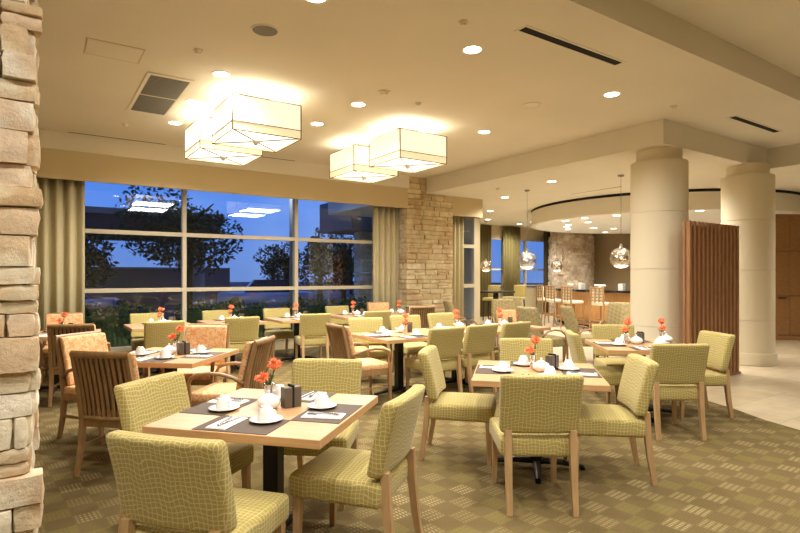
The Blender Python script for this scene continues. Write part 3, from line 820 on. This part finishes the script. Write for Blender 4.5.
def setting(cx,cy,ang,dist,side,tn,cut,swap=-1):
    """one seat's setting; ang: direction from table centre to the seat"""
    def P(u,v):   # u: sideways, v: inward from the mat centre
        d=(math.cos(ang),math.sin(ang)); s=(-d[1],d[0])
        return cx+d[0]*(dist-v)+s[0]*u, cy+d[1]*(dist-v)+s[1]*u
    rz=ang+PI/2
    x,y=P(0,0); PM.put(x,y,rz,'dark brown placemat at the %s of the %s'%(side,tn),'dark placemats on the tables',TH)
    x,y=P(-.09*swap,.075); SA.put(x,y,rz,'white saucer at the %s of the %s'%(side,tn),'white saucers on the tables',TH+.003)
    CU.put(x,y,rz+1.1,'white upturned cup at the %s of the %s'%(side,tn),'white upturned cups',TH+.011)
    x,y=P(.085*swap,-.005); NA.put(x,y,rz+random.uniform(-.12,.12),'folded white napkin at the %s of the %s'%(side,tn),'folded white napkins',TH+.003)
    if cut:
        for q,(pr,nm) in enumerate(((FK,'fork'),(KN,'knife'))):
            x,y=P(.085*swap+(-.014 if q==0 else .014),-.005)
            pr.put(x,y,rz+(.12 if q==0 else -.08),'steel %s on the napkin at the %s of the %s'%(nm,side,tn),'cutlery on napkins',TH+.0135)
def table(x,y,deg,label,tn,seats,cut=False,P=None,pot=(0,0),vs=(.03,.12),mb=(.16,.04),size=.95,swap=-1):
    P=P or TP; a=R(deg); P.put(x,y,a,label,'square dining tables')
    W=lambda u,v:(x+u*math.cos(a)-v*math.sin(a), y+u*math.sin(a)+v*math.cos(a))
    names={'x+':0,'y+':PI/2,'x-':PI,'y-':-PI/2}
    for k,sd in seats.items(): setting(x,y,a+names[k],size/2-.145,sd,tn,cut,swap)
    q=W(*pot); SP.put(q[0],q[1],a+2.4,'round white sugar pot on the %s'%tn,'white sugar pots',TH)
    q=W(*vs); VA.put(q[0],q[1],a+.6,'glass vase of orange flowers on the %s'%tn,'vases of orange flowers',TH)
    q=W(*mb); MB_.put(q[0],q[1],a+.9,'dark brown menu holder on the %s'%tn,'menu holders',TH)
random.seed(9)
full={'y-':'near seat','x-':'left seat','y+':'far seat','x+':'right seat'}
table(1.11,2.92,-48,'square maple table in front, beside the limestone pillar','front table',full,True,pot=(-.03,.0),vs=(-.08,.10),mb=(.07,.08))
table(3.27,2.93,-45.6,'square maple table in the centre ringed by four green chairs','central table',full,True,pot=(.04,.0),vs=(-.02,.09),mb=(.13,.10))
table(5.47,3.42,-39,'square maple table in front of the thick round column','two-vase table',full,True,pot=(-.02,.06),vs=(-.12,.08),mb=(.05,.15))
table(1.07,5.50,-41.4,'square maple table ringed by slatted armchairs','slatted-chair table',full,True,pot=(-.02,.0),vs=(.0,.10),mb=(.12,.02))
wseat={'y-':'room side','y+':'window side'}
table(3.87,5.76,0,'maple table at the near end of the long row','first row table',{'x-':'armchair end','y-':'near side','y+':'far side'},True,pot=(.14,.14),vs=(.12,.03),mb=(.28,.16))
table(4.83,5.78,0,'maple table in the middle of the long row','middle row table',wseat,False,pot=(.24,.2),vs=(.25,.28),mb=(.4,.2))
table(5.79,5.80,0,'maple table at the far end of the long row','last row table',wseat,False)
for i,(x,y) in enumerate(((1.58,8.92),(2.70,9.02),(3.85,8.98),(5.08,9.08))):
    o=['first','second','third','fourth'][i]
    table(x,y,0,'%s small maple window table counting from the left curtain'%o,'%s window table'%o,wseat,False,P=TPW,size=.9,pot=(.05,.0),vs=(.02,.11),mb=(.18,.04))
table(6.06,8.92,0,'maple window table in front of the ledgestone pier','pier window table',wseat,False,P=TPW,size=.9,pot=(.0,.02),vs=(.02,.13))
table(.22,8.36,-10,'maple table before the left curtain, half behind the pillar','curtain table',wseat,False,size=.95,pot=(.02,.02),vs=(.05,.13))
VA.put(5.93,3.44,.3,'glass vase of orange flowers at the right corner of the two-vase table','vases of orange flowers',TH)
SP.put(5.88,3.36,1.0,'second round white sugar pot, right of the first, on the two-vase table','white sugar pots',TH)

# ------------------------------------------------------------ lounge chairs
def lounge():
    t=thing('lounge_armchair','x','armchair')
    b=B(); pad(b,.58,.58,.16,.04,.02); bmesh.ops.translate(b,verts=b.verts[:],vec=(0,.02,.38)); obj('seat',b,M['lounge'],t,True)
    b=B(); pad(b,.56,.10,.56,.045,0,4)
    for v in b.verts:
        z=v.co.z+.28
        v.co.y+=-.14*max(0,z/.56)**1.3+.05*(v.co.x/.28)**2
        if z>.3: v.co.x*=1-.12*((z-.3)/.26)
    bmesh.ops.translate(b,verts=b.verts[:],vec=(0,-.24,.42+.28)); obj('backrest',b,M['lounge'],t,True)
    for s in (-1,1):
        b=B(); pts=[(s*.32,.27,.0),(s*.325,.26,.34),(s*.33,.22,.50),(s*.33,.12,.58),(s*.33,-.02,.60),(s*.325,-.16,.57),(s*.31,-.29,.47)]
        tube(b,pts,[(.02,.016)]*7,seg=8); obj('armrest',b,M['wood_slat'],t,True)
        b=B(); tube(b,[(s*.26,.24,0),(s*.26,.24,.31)],[.018,.024],sq=True); obj('leg',b,M['wood_slat'],t)
        b=B(); tube(b,[(s*.26,-.30,0),(s*.26,-.24,.31)],[.018,.024],sq=True); obj('leg',b,M['wood_slat'],t)
    return Proto(t)
LC=lounge()
for x,y,h,lb in ((7.25,6.35,-10,'olive patterned lounge armchair seen from behind, just past the long row'),(7.95,6.0,-35,'olive lounge armchair with looping wooden arms behind the central table'),
    (8.55,8.5,240,'olive lounge armchair with orange cushion facing the camera'),(7.55,8.8,-25,'curved-back lounge armchair beside the narrow window post'),
    (9.3,6.25,205,'olive lounge armchair half hidden by the thick round column'),(9.75,9.6,215,'lounge armchair deeper in the lounge before the far curtains')):
    LC.put(x,y,R(h)-PI/2,lb,'lounge armchairs')
b=B(); pad(b,.44,.12,.3,.05,.0)
o=obj('cushion',b,M['floral'],None,True); tag(o,'orange patterned cushion on the lounge armchair facing the camera','cushion'); a=R(240)
o.location=(8.55+math.cos(a)*(-.04),8.5+math.sin(a)*(-.04),.61); o.rotation_euler=(R(12),0,a-PI/2)
def low_table(x,y,label):
    t=thing('lounge_table',label,'table',(x,y,0))
    b=B(); lathe(b,[(0,.50),(.34,.50),(.345,.52),(.34,.54),(0,.54)],32); obj('tabletop',b,M['wood_slat'],t,True,angle=40)
    b=B(); lathe(b,[(0,0),(.22,0),(.2,.02),(.035,.04),(.035,.5),(0,.5)],24); obj('pedestal',b,M['black_metal'],t,True,angle=40)
low_table(8.15,7.75,'round wooden lounge table between the lounge armchairs'); low_table(8.45,5.45,'round wooden lounge table behind the thick column')
VA.put(8.15,7.78,0,'glass vase of orange flowers on the lounge table','vases of orange flowers',.54)
VA.put(8.45,5.48,0,'glass vase of orange flowers on the table behind the thick column','vases of orange flowers',.54)

# ------------------------------------------------------------ bar
BC=(17.2,8.8); BR=4.3
t=thing('bar_counter','curved oak bar counter with a black stone top','bar counter',(BC[0],BC[1],0))
def arc(r0,r1,z0,z1,a0,a1,n,mat,name,par=None):
    b=B(); prev=None
    for i in range(n+1):
        a=R(a0+(a1-a0)*i/n); c,s=math.cos(a),math.sin(a)
        q=[b.verts.new((r*c,r*s,z)) for r,z in ((r0,z0),(r1,z0),(r1,z1),(r0,z1))]
        if prev:
            for k in range(4): b.faces.new((prev[k],prev[(k+1)%4],q[(k+1)%4],q[k]))
        else: b.faces.new(q)
        prev=q
    b.faces.new(list(reversed(prev))); return obj(name,b,mat,par,True,angle=30)
arc(BR-.4,BR-.05,0.1,1.05,122,212,40,M['brownbar'],'bar_front',t)
arc(BR-.55,BR+.18,1.05,1.11,121,213,40,M['granite'],'countertop',t)
arc(BR-.4,BR-.10,0,.1,122,212,40,M['dark'],'toe_kick',t)
b=B(); pts=[]
for i in range(30):
    a=R(124+(211-124)*i/29); pts.append((math.cos(a)*(BR+.13),math.sin(a)*(BR+.13),.22))
tube(b,pts,.02,8); obj('foot_rail',b,M['steel'],t,True)
def back_bar():
    t=thing('back_bar','low dark back bar with shelves behind the curved counter','bar shelf',(16.6,8.8,0),R(101))
    b=B(); bx(b,-2.4,2.4,-.3,.3,0,.95); obj('cabinet',b,M['blackwood'],t)
    b=B(); bx(b,-2.45,2.45,-.33,.33,.95,1.0); obj('countertop',b,M['granite'],t)
back_bar()
def stool():
    t=thing('bar_stool','x','bar stool')
    b=B(); pad(b,.44,.42,.08,.025,.015); bmesh.ops.translate(b,verts=b.verts[:],vec=(0,0,.76)); obj('seat',b,M['cream_seat'],t,True)
    b=B(); pad(b,.40,.03,.36,.012,0); bmesh.ops.translate(b,verts=b.verts[:],vec=(0,-.20,1.0)); obj('backrest',b,M['cream_seat'],t,True)
    b=B()
    for k in range(4): bx(b,-.20+k*.125,-.20+k*.125+.025,-.245,-.225,.80,1.2)
    for k in range(5): bx(b,-.2,.2,-.24,-.228,.84+k*.085,.86+k*.085)
    bx(b,-.22,.22,-.25,-.22,1.17,1.21,.004,1)
    obj('lattice_back',b,M['wood_slat'],t)
    for s in (-1,1):
        b=B(); tube(b,[(s*.205,-.27,0),(s*.205,-.225,.72),(s*.205,-.235,1.2)],[.02,.024,.02],sq=True); obj('leg',b,M['wood_slat'],t)
        b=B(); tube(b,[(s*.205,.2,0),(s*.2,.185,.74)],[.018,.024],sq=True); obj('leg',b,M['wood_slat'],t)
    b=B(); bx(b,-.2,.2,.18,.21,.24,.28); bx(b,-.2,.2,-.26,-.23,.32,.35); bx(b,-.21,-.19,-.24,.2,.3,.33); bx(b,.19,.21,-.24,.2,.3,.33); obj('stretcher',b,M['wood_slat'],t)
    return Proto(t)
ST=stool()
for ad,lb in ((210,'bar stool with lattice back partly behind the thick round column'),(194,'bar stool with lattice back at the middle of the counter'),(179,'bar stool with lattice back third from the column'),(166,'bar stool with lattice back fourth from the column'),(155,'cream-seated bar stool second from the far end'),(144,'cream-seated bar stool at the far end of the counter')):
    a=R(ad); ST.put(BC[0]+math.cos(a)*(BR+.42),BC[1]+math.sin(a)*(BR+.42),a+PI-PI/2+(.25 if ad<160 else 0),lb,'bar stools')
for ad,kind in ((150,0),(160,1),(171,0),(181,1),(190,0),(199,1)):
    a=R(ad); 
    if kind==0:
        t=thing('order_screen','white order screen on the bar counter, %d steps along'%ad if False else {150:'small white screen at the far end of the bar top',171:'small white screen at the middle of the bar top',190:'small white screen on the bar top nearest the column'}[ad],'screen',(BC[0]+math.cos(a)*(BR-.2),BC[1]+math.sin(a)*(BR-.2),1.11),a)
        b=B(); bx(b,-.02,.02,-.2,.2,.10,.15,.006,1); obj('display',b,M['machine'],t)
        b=B(); bx(b,-.06,.06,-.08,.08,0,.012); bx(b,-.015,.015,-.03,.03,.01,.11); obj('stand',b,M['machine'],t)
    else:
        t=thing('napkin_dispenser',{160:'white box dispenser toward the far end of the bar top',181:'white box dispenser at the middle of the bar top',199:'white box dispenser on the bar top nearest the column'}[ad],'dispenser',(BC[0]+math.cos(a)*(BR-.2),BC[1]+math.sin(a)*(BR-.2),1.11),a)
        b=B(); bx(b,-.07,.07,-.07,.07,0,.18,.01,2); obj('body',b,M['machine'],t)
        b=B(); bx(b,-.075,.075,-.04,.04,.06,.12); obj('slot',b,M['white_trim'],t)
# high chairs and high table in the far corner
def highchair():
    t=thing('high_chair','x','bar stool')
    b=B(); pad(b,.44,.44,.10,.03,.01); bmesh.ops.translate(b,verts=b.verts[:],vec=(0,0,.72)); obj('seat',b,M['green'],t,True)
    b=B(); pad(b,.44,.09,.42,.03,0); bmesh.ops.translate(b,verts=b.verts[:],vec=(0,-.22,.98)); obj('backrest',b,M['green'],t,True)
    for sx in (-1,1):
        for sy in (-1,1):
            b=B(); tube(b,[(sx*.2,sy*.2,0),(sx*.17,sy*.17,.68)],[.02,.024],sq=True); obj('leg',b,M['blackwood'],t)
    return Proto(t)
HC=highchair()
HC.put(12.75,13.4,R(200)-PI/2,'pale green high chair with black legs before the dark curtains','high chairs')
HC.put(13.9,13.3,R(200)-PI/2,'pale green high chair with black legs, the one farther right','high chairs')
t=thing('high_table','dark wooden high table in the far lounge corner','table',(11.9,12.3,0))
b=B(); bx(b,-.5,.5,-.35,.35,.98,1.03,.006,1); obj('tabletop',b,M['blackwood'],t)
b=B(); bx(b,-.06,.06,-.06,.06,.03,.98); bx(b,-.28,.28,-.28,.28,0,.03); obj('pedestal',b,M['black_metal'],t)

# ------------------------------------------------------------ outdoors at dusk
def gnd():
    m,nt,b=newmat('asphalt'); b.inputs['Roughness'].default_value=.8
    tc=N(nt,'ShaderNodeTexCoord'); n=noise(nt,tc.outputs['Object'],.6,4)
    L(nt,ramp(nt,n.outputs[0],[(.35,rgb(60,62,66)),(.65,rgb(96,98,100))]),b.inputs['Base Color']); return m
M['asphalt']=gnd()
M['leaf']=curtain_mat('dark_leaves',rgb(40,62,34),rgb(60,86,44))
M['bark']=plain('bark',rgb(70,56,44),.9)
M['fascia']=plain('grey_fascia',rgb(120,118,118),.7)
M['roof']=plain('dark_roof',rgb(70,64,66),.8)
M['ext_wall']=plain('outdoor_render',rgb(170,160,150),.8)
b=B(); bx(b,-60,90,10.7,140,-.3,-.05); struct('ground_outdoors',b,M['asphalt'])
def leafblob(b,c,r,n,size,zmin=-9):
    for i in range(n):
        d=Vector((random.gauss(0,1),random.gauss(0,1),random.gauss(0,1))).normalized()*random.uniform(.45,1)**.6
        p=Vector(c)+Vector((d.x*r[0],d.y*r[1],d.z*r[2]))
        if p.z<zmin: continue
        u=Vector((random.gauss(0,1),random.gauss(0,1),random.gauss(0,1))).normalized(); w=u.cross(Vector((random.gauss(0,1),random.gauss(0,1),random.gauss(0,1)))).normalized()
        s=size*random.uniform(.6,1.3)
        q=[b.verts.new(p+u*s),b.verts.new(p+w*s*.45),b.verts.new(p-u*s),b.verts.new(p-w*s*.45)]
        b.faces.new(q)
def tree(x,y,h,r,label,n=1600,trunk=.14,group='trees outside'):
    t=thing('tree',label,'tree',(x,y,-.05),0,group)
    b=B(); tube(b,[(0,0,0),(.05,.02,h*.35),(-.03,0,h*.8)],[trunk,trunk*.8,trunk*.3],8)
    for k in range(5):
        an=k*1.3; tube(b,[(0,0,h*(.35+.08*k)),(math.cos(an)*r*.6,math.sin(an)*r*.6,h*(.5+.08*k))],[trunk*.4,trunk*.15],5)
    obj('trunk',b,M['bark'],t,True)
    b=B(); random.seed(int(x*7+y))
    for k in range(7):
        an=random.uniform(0,2*PI); rr=random.uniform(0,r*.6)
        leafblob(b,(math.cos(an)*rr,math.sin(an)*rr,h*random.uniform(.38,.8)),(r*.6,r*.6,h*.22),n//7,.11)
    obj('crown',b,M['leaf'],t)
tree(4.9,22.0,5.2,2.3,'big dark leafy tree outside the middle window panel',3600,.18)
tree(11.5,28.5,3.6,1.5,'medium dark tree outside, right of the big tree',2200)
tree(1.3,23.0,3.7,1.5,'dark tree outside the left window panel',2000)
tree(-3.2,23.0,4.2,1.5,'dark tree outside by the left curtain',1600)
tree(10.5,22.0,3.8,.9,'slim dark tree shape standing in for bar reflections in the right window panel',1500)  # added tree shape in place of vertical bar reflections on the glass
tree(11.9,22.4,3.6,.9,'slim dark tree shape standing in for bar reflections beside the stone pillar, farther right',1500)  # second added tree shape imitating the reflected bars
tree(22,40,6,3,'tree outside the far bar window',1500)
# hedges close to the glass
for i,(x0,x1,lb) in enumerate(((-.3,2.0,'dark clipped hedge outside the left window panel'),(2.35,4.3,'dark clipped hedge outside the middle window panel'),(4.65,6.9,'dark clipped hedge outside the right window panel'))):
    t=thing('hedge',lb,'hedge',((x0+x1)/2,11.7,-.05),0,'hedges outside the window'); random.seed(40+i)
    w=(x1-x0)/2
    b=B(); 
    for k in range(10): leafblob(b,(-w+.15+k*(2*w-.3)/9,random.uniform(-.1,.1),.5+random.uniform(0,.15)),(.24,.32,.48),420,.045,0)
    bx(b,-w+.1,w-.1,-.2,.2,0,.8); obj('foliage',b,M['leaf'],t)
# entrance canopy building
t=thing('entrance_canopy','dark flat-roofed entrance canopy outside on round pillars','canopy',(0,26,-.05))
b=B(); bx(b,-9,7.0,-1,4,3.3,4.3); obj('roof',b,M['roof'],t)
b=B(); bx(b,-9.1,7.1,-1.1,-1.0,4.1,4.35); obj('fascia',b,M['fascia'],t)
for x in (-4.5,-1.5,1.5,6.2):
    b=B(); lathe(b,[(.28,0),(.28,3.35)],20,(x,-.2,0)); obj('pillar',b,M['ext_wall'],t,True,angle=40)
t=thing('garden_wall','low grey garden wall outside beyond the parking','wall',(0,30.5,-.05))
b=B(); bx(b,-16,9,-.15,.15,0,1.9); obj('wall_face',b,M['fascia'],t); b=B(); bx(b,-16,9,-.2,.2,1.9,2.0); obj('coping',b,M['ext_wall'],t)
random.seed(21)
# outside pier with blue-grey fascia
b=B(); 
z=0
while z<3.0:
    x=9.3
    h=random.uniform(.12,.22)
    while x<10.6:
        w=random.uniform(.25,.5); w=min(w,10.6-x)
        stone_block(b,x+.004,x+w-.004,16.2-random.uniform(0,.03),16.7,z+.004,z+h-.004,.006); x+=w
    z+=h
tag(obj('stone_pier',b,M['stone'],None),'pale stone pier outside the right window panel','pier')
b=B(); bx(b,8.6,12.5,15.6,18,3.05,4.1); tag(obj('porch_roof_box',b,M['fascia'],None),'square grey porch roof edge outside, above the stone pier','roof edge')
# parked car
def car(x,y,rz,label,col):
    t=thing('parked_car',label,'car',(x,y,-.05),rz)
    b=B(); vs=bx(b,-.88,.88,-2.1,2.1,.28,.82,.12,3); obj('body',b,col,t,True)
    b=B(); bx(b,-.76,.76,-1.3,1.0,.8,1.38,.0)
    for v in b.verts:
        if v.co.z>1: v.co.x*=.8; v.co.y=v.co.y*.62-.1
    obj('cabin',b,M['granite'],t)
    for sx in (-1,1):
        for y_ in (-1.3,1.3):
            b=B(); r=bmesh.ops.create_cone(b,cap_ends=True,segments=20,radius1=.32,radius2=.32,depth=.2); bmesh.ops.rotate(b,verts=b.verts[:],cent=(0,0,0),matrix=Matrix.Rotation(PI/2,3,'Y')); bmesh.ops.translate(b,verts=b.verts[:],vec=(sx*.8,y_,.32)); obj('wheel',b,M['black_metal'],t,True,angle=40)
M['carpaint']=plain('white_car_paint',rgb(226,228,232),.2)
car(8.8,24.2,R(75),'white car parked outside beyond the middle panel',M['carpaint'])
car(.2,20.5,R(80),'silver car parked outside beyond the left panel',plain('silver_paint',rgb(130,134,142),.25,.5))
# outdoor lamp light (street lamp with its own fixture)
t=thing('street_lamp','slim street lamp outside lighting the parked cars','street lamp',(5.62,13.5,-.05))
b=B(); tube(b,[(0,0,0),(0,0,4.6)],.05,8); obj('pole',b,M['fascia'],t,True)
b=B(); bx(b,-.3,.3,-.12,.12,4.6,4.68); obj('lamp_head',b,M['fascia'],t)
l=bpy.data.lights.new('street_lamp_light','SPOT'); l.energy=500; l.color=(.85,.92,1); l.spot_size=R(130); l.spot_blend=.6; l.shadow_soft_size=.15
o=bpy.data.objects.new('street_lamp_light',l); COL.objects.link(o); o.location=(5.62,13.5,4.5)

# ------------------------------------------------------------ world
w=bpy.data.worlds.new('dusk'); SC.world=w; w.use_nodes=True; nt=w.node_tree
bg=nt.nodes['Background']; tc=N(nt,'ShaderNodeTexCoord'); sx=N(nt,'ShaderNodeSeparateXYZ'); L(nt,tc.outputs['Generated'],sx.inputs[0])
c=ramp(nt,sx.outputs[2],[(0,rgb(100,132,196)),(.12,rgb(84,132,220)),(.5,rgb(46,84,178))])
nz=noise(nt,tc.outputs['Generated'],4,4); cl=ramp(nt,nz.outputs[0],[(.45,(0,0,0,1)),(.7,(.45,.45,.45,1))])
L(nt,mix(nt,cl,c,rgb(150,176,226)),bg.inputs[0]); bg.inputs[1].default_value=1.25

# ------------------------------------------------------------ camera
cam=bpy.data.cameras.new('camera'); co=bpy.data.objects.new('camera',cam); COL.objects.link(co); SC.camera=co
cam.sensor_width=36; cam.lens=540/800*36; cam.shift_y=(276-266.5)/800
co.location=(0,0,1.5); co.rotation_euler=(PI/2,0,R(56-90)); cam.clip_start=.05; cam.clip_end=500
vsn=SC.view_settings; vsn.view_transform='Standard'; vsn.look='None'; vsn.gamma=1; vsn.exposure=0.14; vsn.use_curve_mapping=False
for o in list(bpy.data.objects):
    if o.type=='LIGHT' and 'kind' in o: del o['kind']
